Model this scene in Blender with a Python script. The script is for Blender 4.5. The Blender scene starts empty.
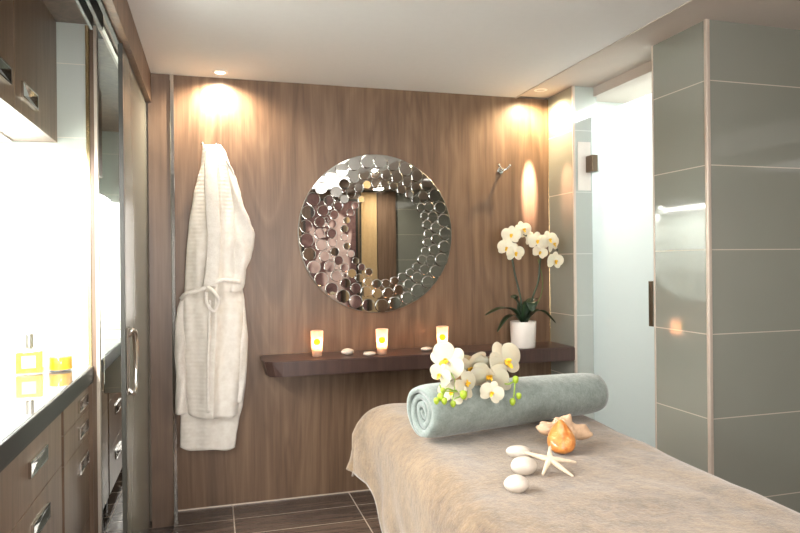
import bpy, bmesh, math, random
import numpy as np
from mathutils import Vector, Matrix, noise as mnoise
random.seed(7)
PI = math.pi
C = bpy.context.scene.collection
S = bpy.context.scene

# ------------------------------------------------------------------ camera
FPX, YAW, ROLL, PY, CH = 650.04, .280504, -.0102156, 262.94, 1.3855
cam_d = bpy.data.cameras.new('camera'); cam = bpy.data.objects.new('camera', cam_d); C.objects.link(cam)
cam_d.sensor_width = 36; cam_d.lens = FPX/800*36; cam_d.clip_start = .02
cam_d.shift_y = -(266.5-PY)/800
fw = Vector((math.sin(YAW), math.cos(YAW), 0)); rt = Vector((math.cos(YAW), -math.sin(YAW), 0)); up = Vector((0, 0, 1))
cr, sr = math.cos(ROLL), math.sin(ROLL)
RR = cr*rt+sr*up; UU = -sr*rt+cr*up
cam.matrix_world = Matrix(((RR.x, UU.x, -fw.x, 0), (RR.y, UU.y, -fw.y, 0), (RR.z, UU.z, -fw.z, CH), (0, 0, 0, 1)))
S.camera = cam

def at(x, y, Y):            # the point of the vertical plane Y seen at a photo position
    d = RR*((x-400)/FPX) + UU*(-(y-PY)/FPX) + fw
    p = d*(Y/d.y); p.z += CH
    return p

# ------------------------------------------------------------------ world, lights, exposure
W = bpy.data.worlds.new('world'); S.world = W; W.use_nodes = True
W.node_tree.nodes['Background'].inputs[0].default_value = (1, .95, .9, 1)
W.node_tree.nodes['Background'].inputs[1].default_value = .3
S.view_settings.view_transform = 'Standard'; S.view_settings.look = 'None'
S.view_settings.gamma = 1; S.view_settings.use_curve_mapping = False
S.view_settings.exposure = 0.68

def area(name, loc, size, power, col=(1, 1, 1), rot=(0, 0, 0), sy=None, spread=PI):
    l = bpy.data.lights.new(name, 'AREA'); l.energy = power; l.color = col; l.size = size; l.spread = spread
    if sy: l.shape = 'RECTANGLE'; l.size_y = sy
    o = bpy.data.objects.new(name, l); o.location = loc; o.rotation_euler = rot; C.objects.link(o)
    return o

area('fill_light_over_table', (1.0, 1.35, 2.37), .5, 5, (1, .93, .86), sy=.9)  # added fill light above the table, no fixture there
area('fill_light_rear', (.9, -.6, 2.37), 1.4, 18, (1, .96, .92), sy=1.2)  # added general fill at ceiling height behind the camera
area('fill_light_right', (2.9, .2, 2.37), .8, 3.5, (1, .94, .88), sy=1.4)  # weak added fill for the right part of the room
area('fill_light_behind_camera', (.35, -1.35, 1.45), 1.1, 34, (1, .96, .93), rot=(PI/2+.36, 0, .12), sy=1.6, spread=2.0)  # large unseen fill light, added to brighten wall and ceiling
area('shower_ceiling_lamp', (2.75, 3.0, 2.40), .7, 30, (1, 1, 1), sy=.9)
area('fill_light_rear_wall', (2.15, -1.2, 2.38), .12, 9, (1, .9, .76))  # small added light that brightens the drape reflected in the mirror
area('under_cabinet_lamp', (-.92, 2.1, 1.955), .12, 115, (1, .985, .96), sy=2.7)

# ------------------------------------------------------------------ materials
def hexc(h):
    r = [int(h[i:i+2], 16)/255 for i in (0, 2, 4)]
    return tuple((c/12.92 if c <= .04045 else ((c+.055)/1.055)**2.4) for c in r)+(1,)

class NT:
    def __init__(s, name):
        s.m = bpy.data.materials.new(name); s.m.use_nodes = True
        s.t = s.m.node_tree; s.b = s.t.nodes['Principled BSDF']; s.out = s.t.nodes['Material Output']
    def n(s, typ, **kw):
        n = s.t.nodes.new(typ)
        for k, v in kw.items(): setattr(n, k, v)
        return n
    def l(s, a, b): s.t.links.new(a, b)
    def set(s, **kw):
        for k, v in kw.items(): s.b.inputs[k.replace('_', ' ')].default_value = v
        return s
    def pos(s, sc=(1, 1, 1), obj=False):
        if obj: src = s.n('ShaderNodeTexCoord').outputs['Object']
        else: src = s.n('ShaderNodeNewGeometry').outputs['Position']
        mp = s.n('ShaderNodeMapping'); mp.inputs['Scale'].default_value = sc; s.l(src, mp.inputs[0]); return mp.outputs[0]
    def noise(s, vec, scale, detail=4, rough=.55, dist=0):
        n = s.n('ShaderNodeTexNoise'); n.inputs['Scale'].default_value = scale; n.inputs['Detail'].default_value = detail
        n.inputs['Roughness'].default_value = rough; n.inputs['Distortion'].default_value = dist; s.l(vec, n.inputs['Vector']); return n.outputs[0]
    def ramp(s, fac, stops):
        r = s.n('ShaderNodeValToRGB'); e = r.color_ramp.elements
        e[0].position, e[0].color = stops[0]; e[1].position, e[1].color = stops[1]
        for p, c in stops[2:]:
            x = e.new(p); x.color = c
        s.l(fac, r.inputs[0]); return r.outputs[0]
    def math(s, op, a, b=None, c=None):
        n = s.n('ShaderNodeMath', operation=op)
        for i, v in enumerate((a, b, c)):
            if v is None: continue
            if isinstance(v, (int, float)): n.inputs[i].default_value = v
            else: s.l(v, n.inputs[i])
        return n.outputs[0]
    def mix(s, fac, a, b, mode='MIX'):
        n = s.n('ShaderNodeMix', data_type='RGBA', blend_type=mode)
        for v, i in ((fac, 0), (a, 6), (b, 7)):
            if isinstance(v, (int, float, tuple)): n.inputs[i].default_value = v
            else: s.l(v, n.inputs[i])
        return n.outputs[2]
    def bump(s, h, strength=.2, dist=.01):
        n = s.n('ShaderNodeBump'); n.inputs['Strength'].default_value = strength; n.inputs['Distance'].default_value = dist
        s.l(h, n.inputs['Height']); s.l(n.outputs[0], s.b.inputs['Normal'])

def plain(name, h, rough=.5, metal=0, var=.06, vscale=30, bump=0, bscale=200, **kw):
    t = NT(name); t.set(Roughness=rough, Metallic=metal, **kw)
    c = hexc(h); p = t.pos(obj=True)
    f = t.noise(p, vscale, 3)
    a = tuple(x*(1-var) for x in c[:3])+(1,); b = tuple(min(1, x*(1+var)) for x in c[:3])+(1,)
    t.l(t.ramp(f, [(.3, a), (.7, b)]), t.b.inputs['Base Color'])
    if bump: t.bump(t.noise(p, bscale, 2), bump, .003)
    return t.m

def wood(name, dark, mid, light, rough=.42, scale=1.0, coat=0.0):
    t = NT(name); t.set(Roughness=rough, Coat_Weight=coat, Coat_Roughness=.12)
    p = t.pos((3.2*scale, 3.2*scale, .42*scale))
    w = t.noise(p, 1.0, 3, .5, 1.2)
    rings = t.math('FRACT', t.math('MULTIPLY', w, 7.0))
    rings = t.math('ABSOLUTE', t.math('SUBTRACT', rings, .5))
    g = t.noise(t.pos((150, 150, 4.0)), 1, 3, .6)
    g2 = t.noise(t.pos((28, 28, 1.1)), 1, 4, .6, .4)
    f = t.math('ADD', t.math('MULTIPLY', rings, .30), t.math('ADD', t.math('MULTIPLY', g, .24), t.math('MULTIPLY', g2, .60)))
    t.l(t.ramp(f, [(.26, hexc(dark)), (.70, hexc(light)), (.48, hexc(mid))]), t.b.inputs['Base Color'])
    t.bump(g, .08, .001)
    return t.m

def tile(name, body, grout, z0=.7055, dz=.3615, rough=.07, var=.05):
    t = NT(name); t.set(Coat_Weight=1.0, Coat_Roughness=.05, Coat_IOR=1.7)
    sx = t.n('ShaderNodeSeparateXYZ'); t.l(t.n('ShaderNodeNewGeometry').outputs['Position'], sx.inputs[0])
    fr = t.math('FRACT', t.math('DIVIDE', t.math('SUBTRACT', sx.outputs[2], z0-10*dz), dz))
    d = t.math('ABSOLUTE', t.math('SUBTRACT', fr, .5))
    g = t.math('GREATER_THAN', d, .5-.0022/dz)
    n = t.noise(t.pos((1, 1, 1)), 1.3, 2)
    c = hexc(body); a = tuple(x*(1-var) for x in c[:3])+(1,); b = tuple(x*(1+var) for x in c[:3])+(1,)
    t.l(t.mix(g, t.ramp(n, [(.3, a), (.7, b)]), hexc(grout)), t.b.inputs['Base Color'])
    t.l(t.math('ADD', t.math('MULTIPLY', g, .5), rough), t.b.inputs['Roughness'])
    return t.m

M = {}
M['wood'] = wood('walnut_veneer', '54402f', '6c5441', '836a53')
M['wood_dark'] = wood('dark_walnut_veneer', '56463b', '6b5748', '7d6857', rough=.38)
M['cab'] = wood('brown_cabinet_veneer', '5f4b3d', '77604f', '8a7260', rough=.35)
M['shelf'] = wood('wenge_stained_wood', '33231f', '42302b', '503b34', rough=.3)
M['tile'] = tile('sage_glass_tile', '8d8f86', 'c6bcab')
M['tile_blue'] = tile('pale_blue_glass_tile', 'b0b6b0', 'ccd0ca')
M['tile_white'] = tile('white_glass_tile', 'c8cfca', 'e0ddd2', z0=2.376-.3615*6)
M['paint'] = plain('matt_ceiling_paint', 'dddbd8', .9, var=.01)
M['paint_shaded'] = plain('shaded_ceiling_paint', 'c2b7ad', .9, var=.01)  # ceiling paint with the right side's shade put into its colour
M['wallpaint'] = plain('grey_beige_wall_paint', 'a99c8f', .8, var=.02)
M['trim'] = plain('pearl_tile_edge_profile', 'cdbfb2', .35, .3, var=.02)
M['chrome'] = plain('polished_chrome', 'd8d6d2', .08, 1, var=.02)
M['steel'] = plain('brushed_steel', 'aaa49c', .28, 1, var=.04)
M['chrome_dark_refl'] = plain('chrome_dark_reflection', '5a5550', .12, 1, var=.03)  # chrome with the dark reflection of two pull facets put into its colour
M['bronze'] = plain('brushed_bronze_metal', '7a6a5a', .3, 1, var=.05)
M['brass'] = plain('polished_brass', 'cdb78d', .2, 1, var=.03)
M['black'] = plain('dark_profile', '26251f', .4, var=.05)
M['blackgloss'] = plain('glossy_black_edge', '1a1715', .35, var=.05, Specular_IOR_Level=.25)
M['mirror'] = plain('mirror_silvering', 'cfd0cb', .015, 1, var=0.0)
M['disc'] = plain('mirror_disc_silvering', 'd6d6d2', .03, 1, var=0.0)
M['rimm'] = plain('ground_mirror_edge', '8b8880', .3, .7, var=.05)

def floor_mat():
    t = NT('dark_plank_floor_tile'); t.set(Coat_Weight=.2, Coat_Roughness=.1)
    sx = t.n('ShaderNodeSeparateXYZ'); t.l(t.n('ShaderNodeNewGeometry').outputs['Position'], sx.inputs[0])
    def line(o, off, per, w):
        fr = t.math('FRACT', t.math('DIVIDE', t.math('SUBTRACT', o, off-40*per), per))
        return t.math('GREATER_THAN', t.math('ABSOLUTE', t.math('SUBTRACT', fr, .5)), .5-w/per)
    gx = line(sx.outputs[0], .092, .643, .003); gy = line(sx.outputs[1], 3.455, .205, .0022)
    g = t.math('MAXIMUM', gx, gy)
    n = t.noise(t.pos((2.5, 34, 1)), 1, 4, .6)
    t.l(t.mix(g, t.ramp(n, [(.3, hexc('433832')), (.7, hexc('64554c'))]), hexc('a89c90')), t.b.inputs['Base Color'])
    t.l(t.math('ADD', t.math('MULTIPLY', g, .4), .22), t.b.inputs['Roughness'])
    return t.m
M['floor'] = floor_mat()

def counter_mat():
    t = NT('polished_black_glass_stone'); t.set(Roughness=.012, IOR=2.1)
    t.l(t.ramp(t.noise(t.pos(), 40, 4), [(.35, hexc('3a3836')), (.65, hexc('4a4744'))]), t.b.inputs['Base Color'])
    return t.m
M['counter'] = counter_mat()

def terry(name, a, b, scale=160, strength=.5, extra=6, dist=.004):
    t = NT(name); t.set(Roughness=.95, Sheen_Weight=.35, Sheen_Roughness=.5)
    p = t.pos()
    f1 = t.noise(p, extra, 4, .6); f2 = t.noise(p, scale, 3, .7); f3 = t.noise(p, 38, 3, .6)
    f = t.math('ADD', t.math('MULTIPLY', f1, .35), t.math('ADD', t.math('MULTIPLY', f2, .35), t.math('MULTIPLY', f3, .33)))
    t.l(t.ramp(f, [(.40, hexc(a)), (.62, hexc(b))]), t.b.inputs['Base Color'])
    h = t.math('ADD', t.math('MULTIPLY', f2, .6), f3)
    t.bump(h, strength, dist)
    return t.m
M['bedtowel'] = terry('taupe_terry_towelling', '544230', '7d674c')
M['roll'] = terry('sea_green_terry_towelling', '66706b', '858f89')
M['robe'] = terry('white_towelling', 'ddd6cd', 'f0ebe4', strength=.25)
def waffle():
    t = NT('white_waffle_cotton'); t.set(Roughness=.9, Sheen_Weight=.3)
    p = t.pos(); sx = t.n('ShaderNodeSeparateXYZ'); t.l(p, sx.inputs[0])
    a = t.math('SINE', t.math('MULTIPLY', sx.outputs[2], 2*PI/.021)); b = t.math('SINE', t.math('MULTIPLY', sx.outputs[0], 2*PI/.03))
    h = t.math('ADD', a, t.math('MULTIPLY', b, .4))
    t.l(t.ramp(t.noise(p, 30, 3), [(.3, hexc('e2dbd1')), (.7, hexc('efeae2'))]), t.b.inputs['Base Color'])
    t.bump(h, .2, .002)
    return t.m
M['waffle'] = waffle()

def frosted(name, tint, trans=.6, rough=.12):
    t = NT(name); nt = t
    tr = t.n('ShaderNodeBsdfTranslucent'); tr.inputs[0].default_value = hexc(tint)
    df = t.n('ShaderNodeBsdfDiffuse'); df.inputs[0].default_value = hexc(tint)
    gl = t.n('ShaderNodeBsdfGlossy'); gl.inputs['Roughness'].default_value = rough
    m1 = t.n('ShaderNodeMixShader'); m1.inputs[0].default_value = trans; t.l(df.outputs[0], m1.inputs[1]); t.l(tr.outputs[0], m1.inputs[2])
    fr = t.n('ShaderNodeFresnel'); fr.inputs[0].default_value = 1.3
    m2 = t.n('ShaderNodeMixShader'); t.l(fr.outputs[0], m2.inputs[0]); t.l(m1.outputs[0], m2.inputs[1]); t.l(gl.outputs[0], m2.inputs[2])
    t.l(m2.outputs[0], t.out.inputs[0]); t.t.nodes.remove(t.b)
    return t.m
M['frost'] = frosted('frosted_shower_glass', 'e2e6e5', .75)
M['frostdoor'] = frosted('sage_frosted_glass', '8f9287', .12, .2)
M['frostcup'] = frosted('frosted_candle_glass', 'f2ded2', .8, .2)

def glassy(name, h, rough=.0, ior=1.45):
    t = NT(name); t.set(Roughness=rough, Transmission_Weight=1.0, IOR=ior, Base_Color=hexc(h)); return t.m
def thin_glass():
    t = NT('clear_thin_glass'); tr = t.n('ShaderNodeBsdfTransparent'); gl = t.n('ShaderNodeBsdfGlossy'); gl.inputs['Roughness'].default_value = .02
    m = t.n('ShaderNodeMixShader'); m.inputs[0].default_value = .06; t.l(tr.outputs[0], m.inputs[1]); t.l(gl.outputs[0], m.inputs[2])
    t.l(m.outputs[0], t.out.inputs[0]); t.t.nodes.remove(t.b); return t.m
M['glass'] = thin_glass()
M['oil'] = plain('yellow_bath_oil', 'f3d63a', .15, var=.06, Transmission_Weight=.35)
M['oil2'] = plain('amber_yellow_salts', 'f0b414', .3, var=.1, Transmission_Weight=.2)
def emit(name, h, s):
    t = NT(name); t.set(Base_Color=hexc(h), Emission_Color=hexc(h), Emission_Strength=s); return t.m
M['led'] = emit('warm_lamp_lens', 'fff0dc', 14)
M['tube'] = emit('white_light_tube', 'ffffff', 9)
M['flame'] = emit('candle_flame', 'ffb040', 7)
M['oilpaper'] = plain('pale_yellow_paper', 'efe3a0', .6)
M['wax'] = plain('candle_wax', 'f3d9b8', .5, var=.03, Subsurface_Weight=.3)
M['sticker'] = plain('yellow_round_sticker', 'fff200', .5, var=.02)
M['white'] = plain('white_ceramic', 'e9e2da', .3, var=.02)
M['soil'] = plain('bark_potting_mix', '3a2c20', .9, var=.3, bump=.5, bscale=60)
M['leaf'] = plain('glossy_orchid_leaf', '1f331f', .3, var=.2, vscale=15)
M['stem'] = plain('orchid_stem_green', '5a6a34', .5, var=.15)
M['stem2'] = plain('pale_green_stem', '7e9a3c', .5, var=.15)
M['bud'] = plain('yellow_green_bud', '8fa62c', .45, var=.2)
M['petal'] = plain('white_orchid_petal', 'bbb29c', .5, var=.03, vscale=40, Subsurface_Weight=.15)
M['petal2'] = plain('ivory_orchid_petal', 'e6dcc4', .5, var=.05, vscale=40, Subsurface_Weight=.15)
M['lip'] = plain('yellow_orchid_lip', 'e3b62a', .45, var=.25, vscale=90)
M['lipr'] = plain('brown_red_orchid_throat', '8a4a1e', .5, var=.2)
M['pebble'] = plain('white_pebble_stone', 'bcb2a6', .45, var=.05, vscale=25, bump=.1, bscale=60)
M['star'] = plain('bleached_starfish', 'c4b49d', .8, var=.08, vscale=80, bump=.6, bscale=180)
M['padding'] = plain('cream_vinyl_padding', 'cfc3b4', .5)
M['tableleg'] = plain('beech_table_leg', 'a78361', .5)

def shell_mat():
    t = NT('orange_shell_glaze'); t.set(Roughness=.3, Coat_Weight=.4)
    f = t.noise(t.pos((1, 1, 1)), 45, 4, .6, .5)
    t.l(t.ramp(f, [(.35, hexc('b0642a')), (.62, hexc('cd8c4a')), (.75, hexc('e3c39a'))]), t.b.inputs['Base Color'])
    t.bump(t.noise(t.pos(), 120, 3), .3, .002)
    return t.m
M['shell'] = shell_mat()
M['shellw'] = plain('ivory_shell_crown', 'b99b7e', .5, var=.12, vscale=50, bump=.4, bscale=120)

def poster_mat():
    # blurred black and white photograph of a figure, faded to rose
    t = NT('faded_rose_photo_print'); t.set(Roughness=.25)
    co = t.pos((1, 1, 1), obj=True)
    def blob(cx, cz, rx, rz, ang=0):
        mp = t.n('ShaderNodeMapping'); mp.vector_type = 'TEXTURE'
        mp.inputs['Location'].default_value = (cx, 0, cz); mp.inputs['Rotation'].default_value = (0, ang, 0); mp.inputs['Scale'].default_value = (rx, 1, rz)
        t.l(co, mp.inputs[0]); sp = t.n('ShaderNodeSeparateXYZ'); t.l(mp.outputs[0], sp.inputs[0])
        r = t.math('ADD', t.math('POWER', sp.outputs[0], 2), t.math('POWER', sp.outputs[2], 2))
        m = t.n('ShaderNodeMapRange'); m.inputs[1].default_value = 1.25; m.inputs[2].default_value = .75; t.l(r, m.inputs[0]); return m.outputs[0]
    acc = None
    for b in [(.12, .62, .11, .15), (.1, .1, .17, .42), (-.06, .28, .06, .28, .6), (.02, -.55, .2, .5), (-.2, .45, .05, .22, -.5), (.2, .25, .05, .3, .3)]:
        v = blob(*b); acc = v if acc is None else t.math('MAXIMUM', acc, v)
    n = t.noise(t.pos((1, 1, 1)), 5, 4, .6, 1.0)
    f = t.math('ADD', t.math('MULTIPLY', acc, .42), t.math('MULTIPLY', n, .62))
    t.l(t.ramp(f, [(.2, hexc('4c3838')), (.78, hexc('d9bfb8')), (.45, hexc('8c6c69'))]), t.b.inputs['Base Color'])
    return t.m
M['poster'] = poster_mat()

# ------------------------------------------------------------------ helpers
def link(name, me, m, parent=None, smooth=False):
    o = bpy.data.objects.new(name, me); C.objects.link(o)
    for x in (m if isinstance(m, list) else [m]): me.materials.append(M[x])
    if smooth:
        for p in me.polygons: p.use_smooth = True
    if parent: o.parent = parent
    return o
def obj(name, bm, m, parent=None, smooth=False, recalc=True):
    if recalc: bmesh.ops.recalc_face_normals(bm, faces=bm.faces)
    me = bpy.data.meshes.new(name); bm.to_mesh(me); bm.free()
    o = link(name, me, m, None, smooth)
    if parent:                       # geometry given in world coordinates
        o.parent = parent; o.matrix_parent_inverse = wm(parent).inverted()
    return o
def wm(o):
    m = Matrix.LocRotScale(o.location, o.rotation_euler, o.scale)
    return (wm(o.parent) @ o.matrix_parent_inverse @ m) if o.parent else m
def local(o): o.matrix_parent_inverse = Matrix.Identity(4); return o   # geometry given in the parent's own frame
def thing(name, label, cat, loc=(0, 0, 0), rz=0, group=None):
    o = bpy.data.objects.new(name, None); C.objects.link(o); o.location = loc; o.rotation_euler = (0, 0, rz)
    o.empty_display_size = .05
    return tag(o, label, cat, group)
def tag(o, label, cat, group=None):
    o['label'] = label; o['category'] = cat
    if group: o['group'] = group
    return o
def struct(name, bm, m, smooth=False):
    o = obj(name, bm, m, None, smooth); o['kind'] = 'structure'; return o
def box(bm, x0, x1, y0, y1, z0, z1, bev=0, mat=0):
    vs = [bm.verts.new((x, y, z)) for x in (x0, x1) for y in (y0, y1) for z in (z0, z1)]
    fs = [bm.faces.new([vs[i] for i in q]) for q in ((0, 1, 3, 2), (4, 6, 7, 5), (0, 4, 5, 1), (2, 3, 7, 6), (0, 2, 6, 4), (1, 5, 7, 3))]
    for f in fs: f.material_index = mat
    if bev:
        es = list({e for f in fs for e in f.edges})
        bmesh.ops.bevel(bm, geom=es, offset=bev, segments=2, affect='EDGES', profile=.5)
    return bm
def B(*a, **k): return box(bmesh.new(), *a, **k)
def lathe(bm, prof, seg=32, loc=(0, 0, 0), mtx=None, cap=True):
    rings = []
    for r, z in prof:
        rings.append([bm.verts.new(((mtx @ Vector((r*math.cos(2*PI*i/seg), r*math.sin(2*PI*i/seg), z))) if mtx else Vector((r*math.cos(2*PI*i/seg), r*math.sin(2*PI*i/seg), z)))+Vector(loc)) for i in range(seg)])
    for a, b in zip(rings, rings[1:]):
        for i in range(seg): bm.faces.new((a[i], a[(i+1) % seg], b[(i+1) % seg], b[i]))
    if cap: bm.faces.new(rings[0][::-1]); bm.faces.new(rings[-1])
    return bm
def tube(bm, pts, rad, seg=8):
    pts = [Vector(p) for p in pts]; n = len(pts)
    rs = rad if isinstance(rad, (list, tuple)) else [rad]*n
    rings = []; prev = None
    for i, p in enumerate(pts):
        d = (pts[min(i+1, n-1)]-pts[max(i-1, 0)]).normalized()
        if prev is None: a = d.orthogonal().normalized()
        else: a = (prev-d*prev.dot(d)).normalized()
        prev = a; b = d.cross(a)
        rings.append([bm.verts.new(p+(a*math.cos(2*PI*k/seg)+b*math.sin(2*PI*k/seg))*rs[i]) for k in range(seg)])
    for u, v in zip(rings, rings[1:]):
        for k in range(seg): bm.faces.new((u[k], u[(k+1) % seg], v[(k+1) % seg], v[k]))
    bm.faces.new(rings[0][::-1]); bm.faces.new(rings[-1])
    return bm
def spline(pts, n=24):
    pts = [Vector(p) for p in pts]; out = []
    P = [pts[0]*2-pts[1]]+pts+[pts[-1]*2-pts[-2]]
    for i in range(1, len(P)-2):
        for k in range(n):
            t = k/n; a, b, c, d = P[i-1:i+3]
            out.append(.5*((2*b)+(c-a)*t+(2*a-5*b+4*c-d)*t*t+(-a+3*b-3*c+d)*t**3))
    out.append(pts[-1]); return out
def ico(bm, r, sub=3, fn=None, loc=(0, 0, 0)):
    g = bmesh.ops.create_icosphere(bm, subdivisions=sub, radius=1)
    for v in g['verts']:
        d = v.co.normalized()
        v.co = (fn(d) if fn else d*r)+Vector(loc)
    return bm
def sheet(bm, nu, nv, fn, close=False):
    g = [[bm.verts.new(fn(i/nu, j/nv)) for j in range(nv+1)] for i in range(nu+1)]
    for i in range(nu):
        for j in range(nv): bm.faces.new((g[i][j], g[i+1][j], g[i+1][j+1], g[i][j+1]))
    return g

# ================================================================== THE ROOM
YW = 3.66; XR = 2.03; ZC = 2.40; ZF = .075; YE = 3.50
struct('floor', box(B(-.2, 3.75, -1.75, YW+.12, -.1, ZF), -.45, -.2, -1.75, YW+.12, -.1, 0), 'floor')
struct('ceiling', B(-.33, 1.815, -1.7, YW, ZC, ZC+.12), 'paint')
struct('ceiling_right', B(1.815, 3.7, -1.7, YW, ZC+.010, ZC+.12), 'paint_shaded')
struct('trim_17', B(1.803, 1.8149, -1.7, YW-.001, ZC-.004, ZC), 'paint_shaded')  # bead added to show the ceiling step as a line
struct('wall_back', B(-.19, XR, YW, YW+.1, ZF, ZC), 'wood')
struct('wall_back_outer', B(-.45, 3.7, YW+.101, YW+.18, -.1, 2.7), 'wallpaint')
# dark veneer pilaster left of the wood wall, with its steel profile
struct('wall_back_pilaster', B(-.32, -.2115, YW-.004, YW+.1, 0, ZC), 'wood_dark')
struct('trim_1', B(-.211, -.19, YW-.012, YW+.1, 0, ZC, bev=.003), 'chrome')
struct('trim_2', B(-.19, XR, YW-.003, YW, ZF, ZF+.006), 'trim')
# right hand tiled stub wall beside the shower door
struct('wall_right_pier', box(B(XR, XR+.008, 3.374, YW, ZF, ZC+.01), 0, 0, 0, 0, 0, 0) if False else B(XR, XR+.01, 3.374, YW+.1, ZF, ZC+.014), 'tile')
struct('wall_right_pier_end', B(XR+.012, 2.19, 3.37, YW+.1, ZF, ZC+.014), 'tile_blue')
struct('trim_3', B(XR-.003, XR+.012, 3.362, 3.374, ZF, ZC+.014, bev=.002), 'trim')
struct('trim_4', B(XR-.003, XR, YW-.006, YW, ZF, ZC, bev=.001), 'brass')
# the tiled corner wall on the right
struct('wall_right_column', B(XR, XR+.14, 2.305, 2.65, ZF, ZC+.014), 'tile')
struct('wall_right_front', B(XR+.01, 3.7, 2.297, 2.40, ZF, ZC+.014), 'tile')
struct('trim_5', B(XR-.005, XR+.014, 2.291, 2.31, ZF, ZC+.014, bev=.004), 'trim')
struct('trim_6', B(XR-.003, XR+.012, 2.645, 2.655, ZF, ZC+.014, bev=.002), 'trim')
struct('trim_7', B(2.17, 2.27, 2.65, 3.37, 2.355, ZC+.014), 'paint_shaded')
# shower room beyond the glass
struct('wall_shower', box(box(box(B(3.15, 3.25, 2.4, YW+.1, ZF, 2.6), 2.19, 3.15, YW, YW+.1, ZF, 2.6), 2.17, 3.15, 2.401, 2.5, ZF, 2.6), 2.17, 2.27, 2.5, 2.66, ZF, 2.6), 'tile_white')
# the rest of the room, seen only in the mirrors
struct('wall_far_right', B(3.6, 3.7, -1.7, 2.297, ZF, ZC+.014), 'tile')
struct('wall_rear', B(-.45, 3.7, -1.75, -1.65, ZF, ZC+.1), 'tile')
struct('wall_left', B(-.45, -.33, -1.7, .7, 0, ZC), 'wallpaint')
struct('door_1', B(1.16, 1.98, -1.65, -1.62, ZF, ZC), 'wood_dark')
struct('door_2', B(2.235, 2.5, -1.65, -1.6, ZF, ZC), 'cab')
struct('wall_rear_panel', B(-.33, 1.16, -1.65, -1.63, ZF, ZC), 'wood')

# ------------------------------------------------------------------ niche on the left
ZN = 2.576
struct('ceiling_niche', B(-1.25, -.37, .6, YE+.1, ZN, ZN+.05), 'wood_dark')
struct('wall_niche_end', B(-1.25, -.345, YE, YE+.1, 0, ZN), 'tile_white')
struct('wall_niche_back', B(-1.30, -1.20, .6, YE+.1, 0, ZN), 'tile_white')
struct('wall_niche_near', B(-1.25, -.33, .6, .7, 0, ZN), 'tile_white')
struct('floor_niche', B(-1.3, -.45, .6, YE+.1, -.1, 0), 'floor')
# header over the opening with its fascia and tracks
struct('trim_8', B(-.335, -.304, .6, YW-.005, 2.245, ZC), 'wood')
struct('trim_9', B(-.415, -.336, .6, YW-.01, 2.30, ZN), 'wood_dark')
struct('trim_10', box(box(B(-.348, -.336, .7, 3.6, 2.235, 2.30), -.383, -.372, .7, 2.55, 2.235, 2.30), -.415, -.405, .7, 2.55, 2.235, 2.30), 'black')
struct('trim_11', box(B(-.366, -.354, .7, 3.48, 2.29, 2.30), -.400, -.388, .7, 3.48, 2.29, 2.30), 'steel')
# tall jamb at the niche end: brass edge, dark core
struct('trim_12', B(-.585, -.568, YE-.05, YE, .9, ZN-.02, bev=.002), 'brass')
struct('trim_13', B(-.566, -.548, YE-.05, YE, 0, ZN-.02), 'wood_dark')
struct('trim_14', B(-.548, -.533, YE-.05, YE, 0, ZN-.02), 'trim')

def part(name, bm, m, parent, smooth=False): return obj(name, bm, m, parent, smooth)

# glass sliding door on the left wall plane
t = thing('sliding_glass_door', 'grey-green frosted glass sliding door beside the dark wood pilaster', 'door', (-.34, 3.15, 0))
part('glass_panel', B(-.338, -.328, 2.70, 3.645, .03, 2.24), 'frostdoor', t)
part('edge_profile', box(B(-.341, -.325, 2.69, 2.70, .03, 2.24), -.341, -.325, 2.70, 2.712, .03, 2.24), 'black', t)
h = part('pull_plate', B(-.405, -.342, 2.712, 2.722, .895, 1.14, bev=.002), 'mirror', t); h['label'] = 'mirror-polished pull plate'
bm = bmesh.new()
tube(bm, spline([(-.326, 2.76, 1.11), (-.306, 2.76, 1.13), (-.300, 2.79, 1.09), (-.300, 2.79, .93), (-.306, 2.76, .885), (-.326, 2.76, .90)], 8), .011, 12)
h = part('door_handle', bm, 'chrome', t, True); h['label'] = 'chrome D-shaped pull handle'
bm = B(-.327, -.322, 2.735, 2.80, .88, 1.14, bev=.002); part('handle_backplate', bm, 'steel', t)
# second leaf: mirror-finish panel facing the room at the niche end
t = thing('mirrored_end_panel', 'tall mirrored panel behind the jamb, reflecting the bright worktop', 'panel', (-.45, YE-.03, 0))
part('mirror_face', B(-.531, -.36, YE-.03, YE-.022, .02, 2.5), 'mirror', t)
part('panel_backing', B(-.531, -.36, YE-.022, YE-.002, .02, 2.5), 'black', t)

# ------------------------------------------------------------------ upper cabinets
def flush_handle(y0, y1, z0, z1, x, parent):
    """rectangular chrome pull: raised frame round a folded pocket of four facets"""
    w = .006; bm = bmesh.new()
    for a in ((y0, y1, z1-w, z1), (y0, y1, z0, z0+w), (y0, y0+w, z0+w, z1-w), (y1-w, y1, z0+w, z1-w)): box(bm, x-.001, x+.009, *a)
    o = part('handle', bm, 'chrome', parent); o['label'] = 'rectangular chrome pull with a folded pocket'
    q = [(y0+w, z1-w), (y1-w, z1-w), (y1-w, z0+w), (y0+w, z0+w)]; c = (y0+(y1-y0)*.52, z0+(z1-z0)*.45)
    for nm, m, ids in (('handle_lip', 'chrome', (0, 3)), ('handle_recess', 'chrome_dark_refl', (1, 2))):
        bm = bmesh.new()
        for i in ids:
            (ya, za), (yb, zb) = q[i], q[(i+1) % 4]
            top = [bm.verts.new(p) for p in ((x+.0085, ya, za), (x+.0085, yb, zb), (x+.0012, c[0], c[1]))]
            low = [bm.verts.new((x+.0002, v.co.y, v.co.z)) for v in top]
            bm.faces.new(top); bm.faces.new(low[::-1])
            for k in range(3): bm.faces.new((top[k], low[k], low[(k+1) % 3], top[(k+1) % 3]))
        o2 = obj(nm, bm, m, None); o2.parent = parent; o2.matrix_parent_inverse = wm(parent).inverted()

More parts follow.
